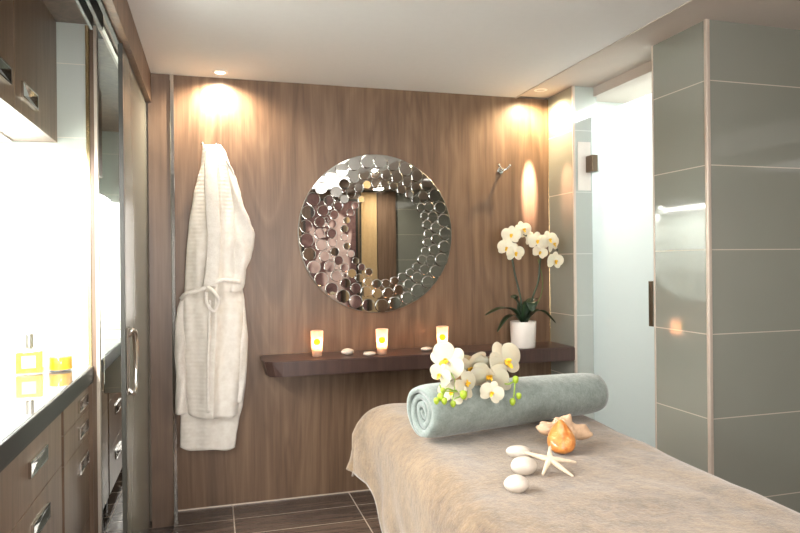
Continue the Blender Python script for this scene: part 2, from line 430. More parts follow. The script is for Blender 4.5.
XU = -.72; ZU = 1.987
def upper(y0, y1, hy, label):
    t = thing('wall_cabinet', label, 'cabinet', (-.95, (y0+y1)/2, ZU), 0, 'wall cabinets over the worktop')
    part('carcass', B(-1.199, XU-.02, y0, y1, ZU, ZN-.002), 'cab', t)
    d = part('door', B(XU-.019, XU, y0+.0015, y1-.0015, ZU, ZN-.004, bev=.001), 'cab', t)
    if hy: flush_handle(hy[0], hy[1], hy[2], hy[3], XU, d)
upper(2.79, YE-.002, (2.875, 3.105, 2.056, 2.12), 'wall cabinet at the niche end, its chrome pull fully in view')
upper(2.10, 2.788, (2.49, 2.72, 2.062, 2.126), 'wall cabinet cut by the left picture edge, half its chrome pull showing')
t = thing('under_cabinet_light', 'slim white light strip under the wall cabinets', 'light', (-1.0, 2.1, ZU-.02))
part('housing', B(-1.02, -.90, .8, YE-.05, ZU-.012, ZU-.001), 'steel', t)
part('light_tube', B(-1.0, -.97, .85, YE-.1, ZU-.026, ZU-.0125, bev=.004), 'tube', t)

# ------------------------------------------------------------------ worktop and drawers
t = thing('worktop', 'glossy dark worktop mirroring the bright wall, over the drawers', 'worktop', (-.88, 2.3, .83))
part('slab', B(-1.199, -.572, .71, YE-.002, .835, .9), 'counter', t)
part('front_edge', box(B(-.572, -.560, .71, YE-.052, .832, .9, bev=.003), -.60, -.572, .71, YE-.052, .815, .835), 'blackgloss', t)
XD = -.585
def drawer(t, y0, y1, z0, z1, h=None):
    d = part('drawer', B(XD-.02, XD, y0+.0015, y1-.0015, z0+.0015, z1-.0015, bev=.001), 'cab', t)
    if h: flush_handle(h[0], h[1], h[2], h[3], XD, d)
t = thing('drawer_unit', 'wide base unit nearest the camera, two deep drawers with chrome pulls', 'drawer unit', (-.88, 2.4, .0), 0, 'drawer units under the worktop')
part('carcass', B(-1.199, XD-.021, 1.9, 2.86, .06, .814), 'cab', t)
part('plinth', B(-1.199, XD-.06, 1.9, 2.86, 0, .06), 'black', t)
drawer(t, 1.9, 2.86, .597, .814, (2.375, 2.605, .692, .746))
drawer(t, 1.9, 2.86, .32, .597, (2.40, 2.63, .475, .53)); drawer(t, 1.9, 2.86, .06, .32, (2.40, 2.63, .2, .255))
t = thing('drawer_unit', 'narrow base unit by the jamb, two shallow drawers above deep ones', 'drawer unit', (-.88, 3.2, .0), 0, 'drawer units under the worktop')
part('carcass', B(-1.199, XD-.021, 2.9, YE-.055, .06, .814), 'cab', t)
part('plinth', B(-1.199, XD-.06, 2.9, YE-.055, 0, .06), 'black', t)
e = YE-.055
drawer(t, 2.9, e, .70, .814, (3.19, 3.40, .727, .782)); drawer(t, 2.9, e, .575, .70, (3.19, 3.40, .607, .662))
drawer(t, 2.9, e, .17, .575, (3.19, 3.40, .45, .51)); drawer(t, 2.9, e, .06, .17)
struct('trim_18', B(-.62, -.566, YE-.054, YE, 0, .814), 'cab')
struct('trim_15', B(-1.199, XD-.012, 2.861, 2.899, 0, .814), 'black')

# bottle and jar on the worktop
t = thing('bath_oil_bottle', 'square glass bottle of yellow oil with a tall silver cap', 'bottle', (-.80, 3.29, .9), .1)
def P(name, bm, m, t, s=False): return local(obj_l(name, bm, m, t, s))
def obj_l(name, bm, m, t, s=False):
    bmesh.ops.recalc_face_normals(bm, faces=bm.faces)
    me = bpy.data.meshes.new(name); bm.to_mesh(me); bm.free(); o = link(name, me, m, t, s); return o
P('glass_body', B(-.058, .058, -.026, .026, 0, .112, bev=.006), 'glass', t)
P('oil', B(-.053, .053, -.021, .021, .006, .104, bev=.004), 'oil', t)
P('neck', lathe(bmesh.new(), [(.014, .112), (.014, .120)], 20), 'chrome', t, False)
P('cap', lathe(bmesh.new(), [(.013, .120), (.0165, .122), (.0165, .180), (.014, .183)], 24), 'steel', t, False)
P('paper_label', B(-.028, .028, -.0275, -.0262, .03, .085), 'oilpaper', t)
t = thing('bath_salts_jar', 'low round glass jar half filled with yellow beside the oil bottle', 'jar', (-.685, 3.35, .9))
P('glass_body', lathe(bmesh.new(), [(.0, 0), (.046, 0), (.052, .004), (.052, .088), (.049, .088), (.049, .008), (.0, .008)], 40, cap=False), 'glass', t, True)
P('contents', lathe(bmesh.new(), [(.047, .009), (.048, .012), (.048, .064), (.046, .066)], 40), 'oil2', t, False)

# ================================================================== back wall things
# ------ shelf
bm = bmesh.new()
out = [(.245, YW), (.24, 3.47), (.25, 3.40), (.285, 3.374), (.34, 3.366), (XR-.001, 3.366), (XR-.001, YW)]
top = [bm.verts.new((x, y, .885)) for x, y in out]; bot = [bm.verts.new((x+(.02 if x < .3 else 0), y, .806)) for x, y in out]
bm.faces.new(top); bm.faces.new(bot[::-1])
for i in range(len(out)): bm.faces.new((top[i], bot[i], bot[(i+1) % len(out)], top[(i+1) % len(out)]))
bmesh.ops.recalc_face_normals(bm, faces=bm.faces)
bmesh.ops.bevel(bm, geom=[e for e in bm.edges if abs(e.verts[0].co.z-e.verts[1].co.z) < .001], offset=.004, segments=2, affect='EDGES')
tag(obj('wall_shelf', bm, 'shelf'), 'long dark wooden wall shelf below the round mirror', 'shelf')

# ------ candles
def candle(x, y, label):
    t = thing('candle_holder', label, 'candle', (x, y, .885), -math.atan2(x, y), 'lit candle glasses along the wall shelf')
    P('glass_cup', lathe(bmesh.new(), [(.0, .001), (.025, .001), (.027, .004), (.0350, .140)], 36, cap=False), 'frostcup', t, True)
    P('wax', lathe(bmesh.new(), [(.024, .0125), (.0265, .040), (.0255, .042)], 28), 'wax', t)
    P('flame', ico(bmesh.new(), 1, 2, lambda d: Vector((d.x*.006, d.y*.006, 0.062+d.z*.017))), 'flame', t, True)
    m = Matrix.Translation((0, -.0345, .082)) @ Matrix.Rotation(PI/2+.06, 4, 'X')
    P('round_sticker', lathe(bmesh.new(), [(.0175, 0), (.0175, .0015)], 28, mtx=m), 'sticker', t)
    l = bpy.data.lights.new('candle_glow', 'POINT'); l.energy = .45; l.color = (1, .46, .2); l.shadow_soft_size = .012
    o = bpy.data.objects.new('candle_glow', l); C.objects.link(o); o.location = (x, y, .885+.075)
candle(.537, 3.50, 'lit frosted candle glass near the left end of the shelf')
candle(.889, 3.46, 'lit frosted candle glass at the middle of the shelf')
candle(1.245, 3.47, 'lit frosted candle glass behind the white orchid spray')

# ------ pebbles
def pebble(name, label, group, loc, sx, sy, sz, rz, seed):
    sd = Vector((seed*3.1, seed*1.7, seed))
    def fn(d):
        k = 1+.10*mnoise.noise(d*1.1+sd)
        return Vector((d.x*sx*k*(1+.12*d.y), d.y*sy*k, sz+d.z*sz*(1+.05*mnoise.noise(d*1.5-sd))))
    o = obj_l(name, ico(bmesh.new(), 1, 4, fn), 'pebble', None, True)
    o.location = loc; o.rotation_euler = (0, 0, rz)
    return tag(o, label, 'pebble', group)
pebble('pebble', 'roundish white pebble on the shelf, right of the leftmost candle', 'pebbles along the shelf', (.705, 3.50, .885), .036, .028, .018, 0, 1)
pebble('pebble', 'flat white pebble on the shelf, left of the middle candle', 'pebbles along the shelf', (.81, 3.42, .885), .034, .022, .012, .1, 2)
pebble('pebble', 'small white pebble on the shelf, left of the flower spray', 'pebbles along the shelf', (1.16, 3.50, .885), .034, .024, .012, 0, 3)

# ------ round mirror
MC = Vector((.915, 0, 1.557)); MR = .456
t = thing('round_wall_mirror', 'round wall mirror bordered with rings of small mirror discs', 'mirror', (MC.x, YW-.02, MC.z))
mt = Matrix.Rotation(PI/2, 4, 'X')
P('backing', lathe(bmesh.new(), [(MR-.004, -.019), (MR, -.017), (MR, .001), (MR-.002, .002)], 96, mtx=mt), 'rimm', t)
P('mirror_glass', lathe(bmesh.new(), [(MR-.003, .0021), (MR-.003, .0035)], 96, mtx=mt), 'mirror', t)
discs = []
def ring(rad, off, r, n, a0=0, lo=None, hi=None):
    for k in range(n):
        a = a0+2*PI*k/n
        if lo is not None:
            if not (lo <= (a % (2*PI)) <= hi): continue
        rr = r*(1+.05*math.sin(k*2.3)); j = .003*math.sin(k*5.1)
        discs.append((off+(rad+j)*math.cos(a), (rad+j)*math.sin(a), rr))
ring(.414, .0, .0375, 33); ring(.345, .008, .0305, 33, .1); ring(.288, .018, .0255, 34, .0)
main = discs[:]; discs = []
ring(.238, .045, .021, 30, .1, 2.0, 4.4); ring(.31, 0, .012, 60, .05, 2.2, 4.1)
def disc_bm(bm, r, mtx): return lathe(bm, [(r, 0), (r, .003), (r-.0025, .0045)], 28, mtx=mtx)
protos = {}
for k, (dx, dz, r) in enumerate(main):
    key = round(r, 4)
    if key not in protos:
        me = bpy.data.meshes.new('mirror_disc'); bm = disc_bm(bmesh.new(), r, mt); bmesh.ops.recalc_face_normals(bm, faces=bm.faces)
        for f in bm.faces: f.material_index = 1 if len(f.verts) == 4 else 0
        bm.to_mesh(me); bm.free(); me.materials.append(M['disc']); me.materials.append(M['chrome']); protos[key] = me
    o = bpy.data.objects.new('mirror_disc', protos[key]); C.objects.link(o); o.parent = t
    o.location = (dx, -.006-.0035*(k % 2), dz)
    o.rotation_euler = (random.gauss(0, .016 if dx < 0 else .006), 0, random.gauss(0, .016 if dx < 0 else .006))
bm = bmesh.new()
for dx, dz, r in discs:
    m = Matrix.Translation((dx, -.0045, dz)) @ Matrix.Rotation(random.gauss(0, .012), 4, 'X') @ Matrix.Rotation(random.gauss(0, .012), 4, 'Z') @ mt
    disc_bm(bm, r, m)
o = P('small_mirror_discs', bm, 'disc', t); o['kind'] = 'stuff'

# ------ robe hooks
def hook(x, z, label):
    t = thing('robe_hook', label, 'hook', (x, YW, z), 0, 'chrome robe hooks on the wood wall')
    P('wall_rose', lathe(bmesh.new(), [(.020, 0), (.021, .003), (.021, .008), (.017, .011)], 28, mtx=mt), 'chrome', t)
    P('stem', tube(bmesh.new(), [(0, -.008, 0), (0, -.052, 0)], .0075, 14), 'chrome', t, True)
    for s in (-1, 1):
        bm = tube(bmesh.new(), spline([(0, -.048, -.004), (s*.018, -.055, .004), (s*.034, -.06, .022)], 6), .0065, 12)
        ico(bm, .009, 2, None, (s*.036, -.061, .025)); P('prong', bm, 'chrome', t, True)
hook(1.70, 1.945, 'empty chrome double robe hook right of the round mirror')
hook(-.01, 2.005, 'robe hook holding up the white bathrobe')

# ------ bathrobe
def lerp_rows(rows, y):
    for a, b in zip(rows, rows[1:]):
        if y <= b[0]:
            k = (y-a[0])/(b[0]-a[0]); k2 = k*.5+.5*k*k*(3-2*k)
            return [a[i]+(b[i]-a[i])*k2 for i in (1, 2)]
    return list(rows[-1][1:])
def cloth(name, rows, Y, depth, folds, m, parent, nu=70, nv=56, back=.02, hem=0):
    bm = bmesh.new(); y0, y1 = rows[0][0], rows[-1][0]
    def fr(u, v):
        y = y0+(y1-y0)*u; xl, xr = lerp_rows(rows, y)
        x = xl+(xr-xl)*v
        yy = y+hem*math.sin(v*PI)*u*u + hem*.4*math.sin(v*9)*u**6
        p = at(x, yy, Y)
        s = max(0, 1-(2*v-1)**2)**.45
        p.y = Y - depth*s*(.25+.75*min(1, u*2.2)) - folds(u, v)*s
        return p
    g = sheet(bm, nu, nv, fr)
    def bk(u, v):
        p = fr(u, v); p.y = Y+back*max(0, 1-(2*v-1)**2)**.5; return p
    h = sheet(bm, nu, nv, bk)
    for i in range(nu):
        for j in (0, nv): bm.faces.new((g[i][j], g[i+1][j], h[i+1][j], h[i][j]))
    for j in range(nv):
        for i in (0, nu): bm.faces.new((g[i][j], g[i][j+1], h[i][j+1], h[i][j]))
    bmesh.ops.remove_doubles(bm, verts=bm.verts, dist=.0001)
    return part(name, bm, m, parent, True)
rb = thing('bathrobe', 'white waffle bathrobe hanging from a hook on the wood wall', 'bathrobe', (-.01, YW-.1, .35))
def f_body(u, v):
    a = .012*math.sin(v*13+u*2.5)*min(1, u*2)
    a += .018*math.exp(-((v-.5-.12*(1-u))/.05)**2)*(1 if u > .25 else u*4)       # front edge
    a += .016*math.sin(v*22-u*9+1)*max(0, 1-abs(u-.5)*4)                             # gathers at the belt
    a -= .03*math.exp(-((u-.575)/.022)**2)                                            # waist
    a += .012*math.sin((v*1.6+u*1.1)*9)*math.exp(-((u-.35)/.2)**2)
    return a
body_rows = [(145, 203, 221), (152, 202, 226), (165, 201, 230), (180, 197, 237), (194, 193.5, 241), (226, 188.7, 246), (250, 186.5, 246), (275, 185, 245), (292, 184.5, 242), (300, 183, 243), (325, 183, 244), (354, 183.5, 243), (385, 186, 240), (413, 188, 238)]
cloth('robe_back', [(300, 184, 240), (340, 182, 247), (380, 180, 246), (404, 180.5, 243), (420, 180.5, 239), (436, 180.2, 236.5), (447, 180, 235)], 3.60, .02, lambda u, v: .006*math.sin(v*16), 'waffle', rb, hem=3)
cloth('robe_front', body_rows, 3.585, .075, f_body, 'waffle', rb, nu=110, nv=80, hem=3)
cloth('sleeve', [(300, 180, 190), (309, 177.3, 191), (325, 175, 190), (354, 174.4, 187), (376, 176, 187), (400, 175.3, 187), (413, 175.5, 186)], 3.59, .05, lambda u, v: .006*math.sin(u*14+v*4), 'robe', rb, nu=50, nv=24)
cloth('sleeve', [(160, 224, 227), (172, 228, 234), (190, 230, 239.5), (203, 231, 243), (222, 232, 250.5), (234, 232, 255), (245, 231, 254), (257, 230, 251.5), (270, 229, 246), (283, 228, 245), (292, 228, 242)], 3.575, .062, lambda u, v: .012*math.sin(u*15-v*5), 'robe', rb, nu=60, nv=30)
cloth('side_panel', [(288, 232, 242.5), (300, 232, 244.5), (316, 233, 246), (338, 234, 248), (360, 234, 247.3), (380, 233, 246), (401, 232, 243)], 3.595, .045, lambda u, v: .006*math.sin(u*9+v*6), 'robe', rb, nu=50, nv=24)
def strip(name, pts, w, th, m, parent, twist=0):
    P0 = spline([at(x, y, Y) for x, y, Y in pts], 10); bm = bmesh.new(); n = len(P0); rows = []
    for i, p in enumerate(P0):
        d = (P0[min(i+1, n-1)]-P0[max(i-1, 0)]).normalized(); side = d.cross(Vector((0, -1, 0))).normalized(); nn = side.cross(d)
        a = twist*i/n; s2 = side*math.cos(a)+nn*math.sin(a); n2 = nn*math.cos(a)-side*math.sin(a)
        rows.append([bm.verts.new(p+s2*w*c+n2*th*q) for c, q in ((-1, -.5), (-.9, .6), (0, 1), (.9, .6), (1, -.5), (0, -.9))])
    for a, b in zip(rows, rows[1:]):
        for k in range(6): bm.faces.new((a[k], a[(k+1) % 6], b[(k+1) % 6], b[k]))
    bm.faces.new(rows[0][::-1]); bm.faces.new(rows[-1]); return part(name, bm, m, parent, True)
b = strip('belt', [(181, 299, 3.56), (186, 294, 3.50), (200, 290, 3.478), (212, 284, 3.47), (224, 280, 3.478), (240, 282, 3.51)], .011, .005, 'robe', rb)
strip('belt_loop', [(207, 286, 3.466), (214, 292, 3.448), (219, 301, 3.455), (214, 311, 3.462), (207, 304, 3.456), (206, 292, 3.46)], .009, .005, 'robe', rb)
strip('collar', [(212, 149, 3.545), (211, 175, 3.515), (212, 205, 3.492), (214, 235, 3.480), (213, 262, 3.474), (210, 286, 3.470)], .034, .004, 'robe', rb)
strip('belt_end', [(210, 300, 3.462), (209, 330, 3.475), (208, 370, 3.485), (208, 413, 3.495)], .007, .005, 'robe', rb)

# ------ ceiling spots
def downlight(x, y, z, label):
    t = thing('recessed_downlight', label, 'ceiling light', (x, y, z), 0, 'small recessed spotlights by the wood wall')
    P('bezel', lathe(bmesh.new(), [(.040, 0), (.040, -.004), (.026, -.006), (.024, -.001), (.024, 0)], 36, cap=False), 'white', t)
    P('lens', lathe(bmesh.new(), [(.0235, -.0005), (.0235, -.003)], 28), 'led', t)
def spot(name, loc, target, power, col, ang, blend, rad=.015):
    l = bpy.data.lights.new(name, 'SPOT'); l.energy = power; l.color = col; l.spot_size = ang; l.spot_blend = blend; l.shadow_soft_size = rad
    o = bpy.data.objects.new(name, l); C.objects.link(o); o.location = loc
    o.rotation_euler = (Vector(target)-Vector(loc)).to_track_quat('-Z', 'Y').to_euler()
downlight(.047, 3.545, ZC, 'recessed ceiling spotlight above the bathrobe')
downlight(1.895, 3.50, ZC+.014, 'recessed ceiling spotlight above the potted orchid')
spot('bathrobe_spot', (.047, 3.545, 2.385), (.03, 3.62, 1.6), 44, (1, .84, .64), 2.75, .8)
spot('orchid_spot_wide', (1.895, 3.50, 2.40), (1.9, 3.56, 1.5), 36, (1, .78, .48), 2.75, .8)
spot('orchid_spot_beam', (1.895, 3.50, 2.399), (1.895, 3.66, 1.86), 560, (1, .74, .62), .23, 1.0, .006)

# ------ potted orchid
def petal_grid(bm, origin, direc, normal, length, width, curl=.25, cup=.15, nu=12, nv=6, mat=0, tip=1.15):
    """rounded petal growing from origin along direc; closed double surface"""
    direc = direc.normalized(); normal = (normal-direc*normal.dot(direc)).normalized(); side = direc.cross(normal)
    def f(u, v, s):
        w = width*.5*max(.0, 1-(2*(u**tip)-1)**2)**.5+width*.06*(1-u)
        q = 2*v-1; th = .0012*(1-q*q)*math.sin(PI*min(1, max(0, u)))
        return origin+direc*(length*u)+side*(w*q)+normal*(length*curl*math.sin(u*PI*.5)*u*.5-cup*width*q*q*.5*math.sin(u*PI)+s*th)
    for s in (1, -1):
        g = [[bm.verts.new(f(.5-.5*math.cos(PI*i/nu), j/nv, s)) for j in range(nv+1)] for i in range(nu+1)]
        for i in range(nu):
            for j in range(nv):
                fc = bm.faces.new((g[i][j], g[i+1][j], g[i+1][j+1], g[i][j+1])); fc.material_index = mat
def flower_meshes(size, seed=0, petal='petal'):
    """phalaenopsis bloom facing -Y, centred on the origin"""
    rnd = random.Random(seed); bm = bmesh.new(); N = Vector((0, -1, 0)); r = size/2
    def dirv(deg, tilt=.12): a = math.radians(deg); return Vector((math.cos(a), -tilt, math.sin(a)))
    o = Vector((0, 0, 0))
    for deg, ln, w in ((90, 1.0, .72), (218, .98, .66), (322, .98, .66)):
        petal_grid(bm, o+Vector((0, .002, 0)), dirv(deg+rnd.uniform(-5, 5), .0), N, r*ln, r*w, -.12, .2)
    for deg in (12, 168):
        petal_grid(bm, o, dirv(deg+rnd.uniform(-5, 5), .08), N, r*1.04, r*1.12, .05, .2, 14, 8, tip=1.1)
    bmesh.ops.remove_doubles(bm, verts=bm.verts, dist=.00005)
    me = bpy.data.meshes.new('flower'); bm.to_mesh(me); bm.free(); me.materials.append(M[petal])
    for p in me.polygons: p.use_smooth = True
    bm = bmesh.new()
    petal_grid(bm, Vector((0, -.002, 0)), Vector((0, -.8, -.6)), Vector((0, -.6, .8)), r*.42, r*.26, -.5, -.4)
    for s in (-1, 1): petal_grid(bm, Vector((0, -.002, 0)), Vector((s*.7, -.6, .15)), Vector((0, -1, 0)), r*.3, r*.2, .8, .5)
    ico(bm, 1, 2, lambda d: Vector((d.x*r*.07, -r*.12+d.y*r*.12, r*.04+d.z*r*.08)))
    me2 = bpy.data.meshes.new('flower_lip'); bm.to_mesh(me2); bm.free(); me2.materials.append(M['lip'])
    for p in me2.polygons: p.use_smooth = True
    return me, me2
def place_flower(mm, parent, loc, face, roll=0, sc=1, lip_label=False):
    f = bpy.data.objects.new('flower', mm[0]); C.objects.link(f)
    q = Vector(face).to_track_quat('-Y', 'Z') if False else None
    d = Vector(face).normalized(); z = Vector((0, 0, 1)); x = (-d).cross(z)
    x = d.cross(z)*-1 if x.length < 1e-4 else x
    y = -d; x = y.cross(z).normalized(); z2 = x.cross(y).normalized()
    R3 = Matrix((x, y, z2)).transposed() @ Matrix.Rotation(roll, 3, 'Y')
    f.parent = parent; f.location = Vector(loc)-parent.location; f.rotation_mode = 'QUATERNION'; f.rotation_quaternion = R3.to_quaternion(); f.scale = (sc,)*3
    l = bpy.data.objects.new('flower_lip', mm[1]); C.objects.link(l); l.parent = f
    l['label'] = 'yellow flower lip'
    return f
po = thing('potted_orchid', 'white moth orchid in a round white pot on the shelf', 'potted plant', (1.743, 3.46, .885))
P('pot', lathe(bmesh.new(), [(.0, 0), (.066, 0), (.070, .004), (.076, .149), (.075, .152), (.070, .152), (.067, .135)], 48, cap=False), 'white', po, True)
P('potting_mix', lathe(bmesh.new(), [(.069, .13), (.068, .138), (.0, .144)], 32, cap=False), 'soil', po)
def leaf(parent, pts, width, m='leaf', name='leaf'):
    pp = spline(pts, 8); n = len(pp); bm = bmesh.new()
    for s in (1, -1):
        rows = []
        for i, p in enumerate(pp):
            u = i/(n-1); d = (pp[min(i+1, n-1)]-pp[max(i-1, 0)]).normalized()
            side = d.cross(Vector((0, 0, 1)))
            side = side.normalized() if side.length > .05 else Vector((1, 0, 0))
            nn = side.cross(d); w = width*.5*max(0, math.sin(PI*min(1, u*.88+.1)))**.6*(1 if u < .98 else .3)
            rows.append([bm.verts.new(p+side*w*q+nn*(.22*w*q*q+s*.0013*(1-q*q))) for q in (-1, -.6, -.25, 0, .25, .6, 1)])
        for a, b in zip(rows, rows[1:]):
            for k in range(6): bm.faces.new((a[k], a[k+1], b[k+1], b[k]))
    bmesh.ops.remove_doubles(bm, verts=bm.verts, dist=.00005)
    o = part(name, bm, m, parent, True); return o
b0 = Vector((1.745, 3.46, 1.022))
leaf(po, [b0, (1.68, 3.46, 1.10), (1.60, 3.45, 1.115), (1.495, 3.44, 1.08)], .08)
leaf(po, [b0, (1.69, 3.44, 1.07), (1.62, 3.42, 1.06), (1.555, 3.41, .985)], .06)
leaf(po, [b0, (1.76, 3.42, 1.11), (1.76, 3.39, 1.15), (1.755, 3.37, 1.10)], .085)
leaf(po, [b0, (1.82, 3.46, 1.09), (1.88, 3.46, 1.085), (1.95, 3.45, 1.02)], .075)
leaf(po, [b0, (1.79, 3.49, 1.12), (1.83, 3.51, 1.16), (1.87, 3.52, 1.16)], .06)
leaf(po, [b0, (1.74, 3.50, 1.12), (1.72, 3.52, 1.17), (1.73, 3.53, 1.19)], .06)
s1 = [(1.742, 3.46, 1.03), (1.73, 3.465, 1.18), (1.70, 3.48, 1.33), (1.69, 3.49, 1.46), (1.71, 3.49, 1.54), (1.76, 3.48, 1.55), (1.81, 3.47, 1.51)]
s2 = [(1.768, 3.46, 1.03), (1.80, 3.465, 1.15), (1.85, 3.47, 1.27), (1.865, 3.475, 1.38), (1.895, 3.48, 1.47), (1.935, 3.47, 1.50), (1.975, 3.46, 1.45)]
part('flower_stem', tube(bmesh.new(), spline(s1, 8), .006, 8), 'leaf', po, True)
part('flower_stem', tube(bmesh.new(), spline(s2, 8), .006, 8), 'leaf', po, True)
part('support_cane', tube(bmesh.new(), spline([(1.78, 3.475, 1.03), (1.87, 3.48, 1.18), (1.885, 3.485, 1.28), (1.86, 3.49, 1.40)], 8), .003, 6), 'stem', po, True)
fm = flower_meshes(.112, 3, 'petal2')
for k, (px, py, Y, fx, fz, rl) in enumerate([(511, 235, 3.45, -.4, .1, .1), (523, 230, 3.47, .1, .2, -.2), (507, 248, 3.44, -.6, -.1, .3), (515, 253, 3.42, .0, -.1, 0), (531, 240, 3.45, .35, .0, .2),
        (537, 241, 3.43, -.2, .1, .1), (540, 252, 3.45, -.4, -.2, .4), (549, 240, 3.42, .1, .1, -.2), (553, 244, 3.43, .5, 0, -.3), (555, 261, 3.42, .1, -.1, .1), (526, 234, 3.50, -.1, .5, .5)]):
    place_flower(fm, po, at(px, py, Y), (fx, -1, fz), rl, 1.0 if k not in (4, 6, 10) else .8)
# ================================================================== massage table
BO = Vector((.590, 2.565, 0)); bu = Vector((.9982, -.06, 0)); bv = Vector((-.06, -.9982, 0)); BW = .785; BL = 1.95; BT = .822
def bp(s, q, z): return BO+bu*s+bv*q+Vector((0, 0, z))
mt_ = thing('massage_table', 'padded massage table hidden under the taupe towel', 'massage table', BO+bu*BW/2+bv*BL/2)
def bbox(s0, s1, q0, q1, z0, z1, bev=0):
    bm = B(s0, s1, q0, q1, z0, z1, bev=bev)
    for v in bm.verts: v.co = bp(v.co.x, v.co.y, v.co.z)
    return bm
part('padded_top', bbox(.03, BW-.03, .03, BL-.03, .70, BT-.02, .06), 'padding', mt_, True)
part('frame', bbox(.05, BW-.05, .05, BL-.05, .65, .699), 'tableleg', mt_)
for s in (.06, BW-.12):
    for q in (.10, BL-.16): part('leg', bbox(s, s+.06, q, q+.06, ZF, .65), 'tableleg', mt_)
# towel cover
R0 = .09
def drape(s, q):
    # s across, q along, both beyond the edges where the cloth hangs
    cx = min(max(s, R0), BW-R0); cy = min(max(q, R0), BL)
    dx, dy = s-cx, q-cy; d = (abs(dx)**5+abs(dy)**5)**.2; hyp = math.hypot(dx, dy)
    if d < 1e-6: 
        z = BT; p = bp(s, q, 0)
    else:
        # exact cloth distance outside the flat zone: quarter circle then hang
        n = Vector((dx/hyp, dy/hyp)); r = R0; arc = r*PI/2
        if d < arc: a = d/r; off = r*math.sin(a); drop = r*(1-math.cos(a))
        else:
            hang = d-arc; corner = abs(n.x*n.y)*2
            wob = .020*math.sin((s-q)*15)*min(1, hang*6)+.016*math.sin((s+q)*23+1)*min(1, hang*5)
            off = r+hang*(.06+.10*corner)+wob*(.35+.5*corner); drop = r+hang*.985
        z = BT-drop; p = bp(cx+n.x*off, cy+n.y*off, 0)
        if s < R0: p -= bu*.065*math.exp(-(max(0, q)/.2)**2)*min(1, max(0, (R0-s)/.16))
    z += .0035*mnoise.noise(Vector((s*6, q*6, 0)))+.003*mnoise.noise(Vector((s*14, q*9, 3)))+.004*mnoise.noise(Vector((s*2+q*3, q*3-s*4, 7)))
    p.z = z
    n3 = Vector((0, 0, 0))
    return p
bm = bmesh.new(); NU, NV = 130, 210
def ov(q): return .212+.215*min(1, max(0, (q-.22)/.5))           # left overhang grows towards the foot end
def cl(i, j):
    v = j/NV; q = -.212+(BL+.1+.212)*v; sl = -ov(max(q, 0)); s = sl+(BW+.22-sl)*(i/NU)
    return drape(s, q)
g = [[bm.verts.new(cl(i, j)) for j in range(NV+1)] for i in range(NU+1)]
for i in range(NU):
    for j in range(NV): bm.faces.new((g[i][j], g[i+1][j], g[i+1][j+1], g[i][j+1]))
o = obj('table_towel', bm, 'bedtowel', None, True); tag(o, 'large taupe terry towel draped over the massage table', 'towel')
md = o.modifiers.new('thickness', 'SOLIDIFY'); md.thickness = .008; md.offset = 1

# ------------------------------------------------------------------ rolled towel
RA = Vector((.608, 1.905, 0)); RB = Vector((1.325, 2.06, 0)); RD = (RB-RA); RL = RD.length; ru = RD.normalized(); rv = Vector((-ru.y, ru.x, 0))
rad = .103
bm = bmesh.new()
turns = 3.6; th = .023; nt_, nl = 170, 40
def spiral(k, inner, l):
    a = 2*PI*turns*k
    r = .008+(rad-.008)*(1-(1-k)**1.12)-(th*1.05 if inner else 0)*(.75+.25*k)*(1-.9*max(0, (k-.84)/.16))-.024*max(0, (k-.84)/.16)**1.5
    r = max(r, .003)
    ang = -a+2*PI*turns-1.9
    rr = r*(1+.025*math.sin(3*ang)+.02*mnoise.noise(Vector((l*5, math.cos(ang)*1.5, math.sin(ang)*1.5))))
    x = rr*math.cos(ang); z = rr*math.sin(ang)*.98
    return x, max(z, -rad*.93)
def rp(k, inner, l):
    x, z = spiral(k, inner, l)
    e = (1-k)*.004*math.sin(k*40)
    edge = -1 if l < .5 else 1
    bul = .012*(abs(2*l-1)**14)*(k**3)              # rounded lip of the outer layers
    pull = 1-.10*(abs(2*l-1)**18)
    ext = edge*(abs(2*l-1)**10)*(.003*math.sin(k*2*PI*turns*1.3)+(-.014*(1-k)))
    tp = 1-.15*l
    p = RA+ru*(RL*l+ext)+rv*(x*pull*tp); p.z = BT+.006+(rad*.93+z*pull)*tp
    return p
def layer(inner): return [[bm.verts.new(rp(i/nt_, inner, j/nl)) for j in range(nl+1)] for i in range(nt_+1)]
A, Bq = layer(False), layer(True)
for i in range(nt_):
    for j in range(nl):
        bm.faces.new((A[i][j], A[i+1][j], A[i+1][j+1], A[i][j+1])); bm.faces.new((Bq[i][j], Bq[i][j+1], Bq[i+1][j+1], Bq[i+1][j]))
    for j in (0, nl): bm.faces.new((A[i][j], Bq[i][j], Bq[i+1][j], A[i+1][j]))
for j in range(nl):
    for i in (0, nt_): bm.faces.new((A[i][j], A[i][j+1], Bq[i][j+1], Bq[i][j]))
o = obj('rolled_towel', bm, 'roll', None, True); tag(o, 'sea-green terry towel rolled up across the head of the massage table', 'towel')

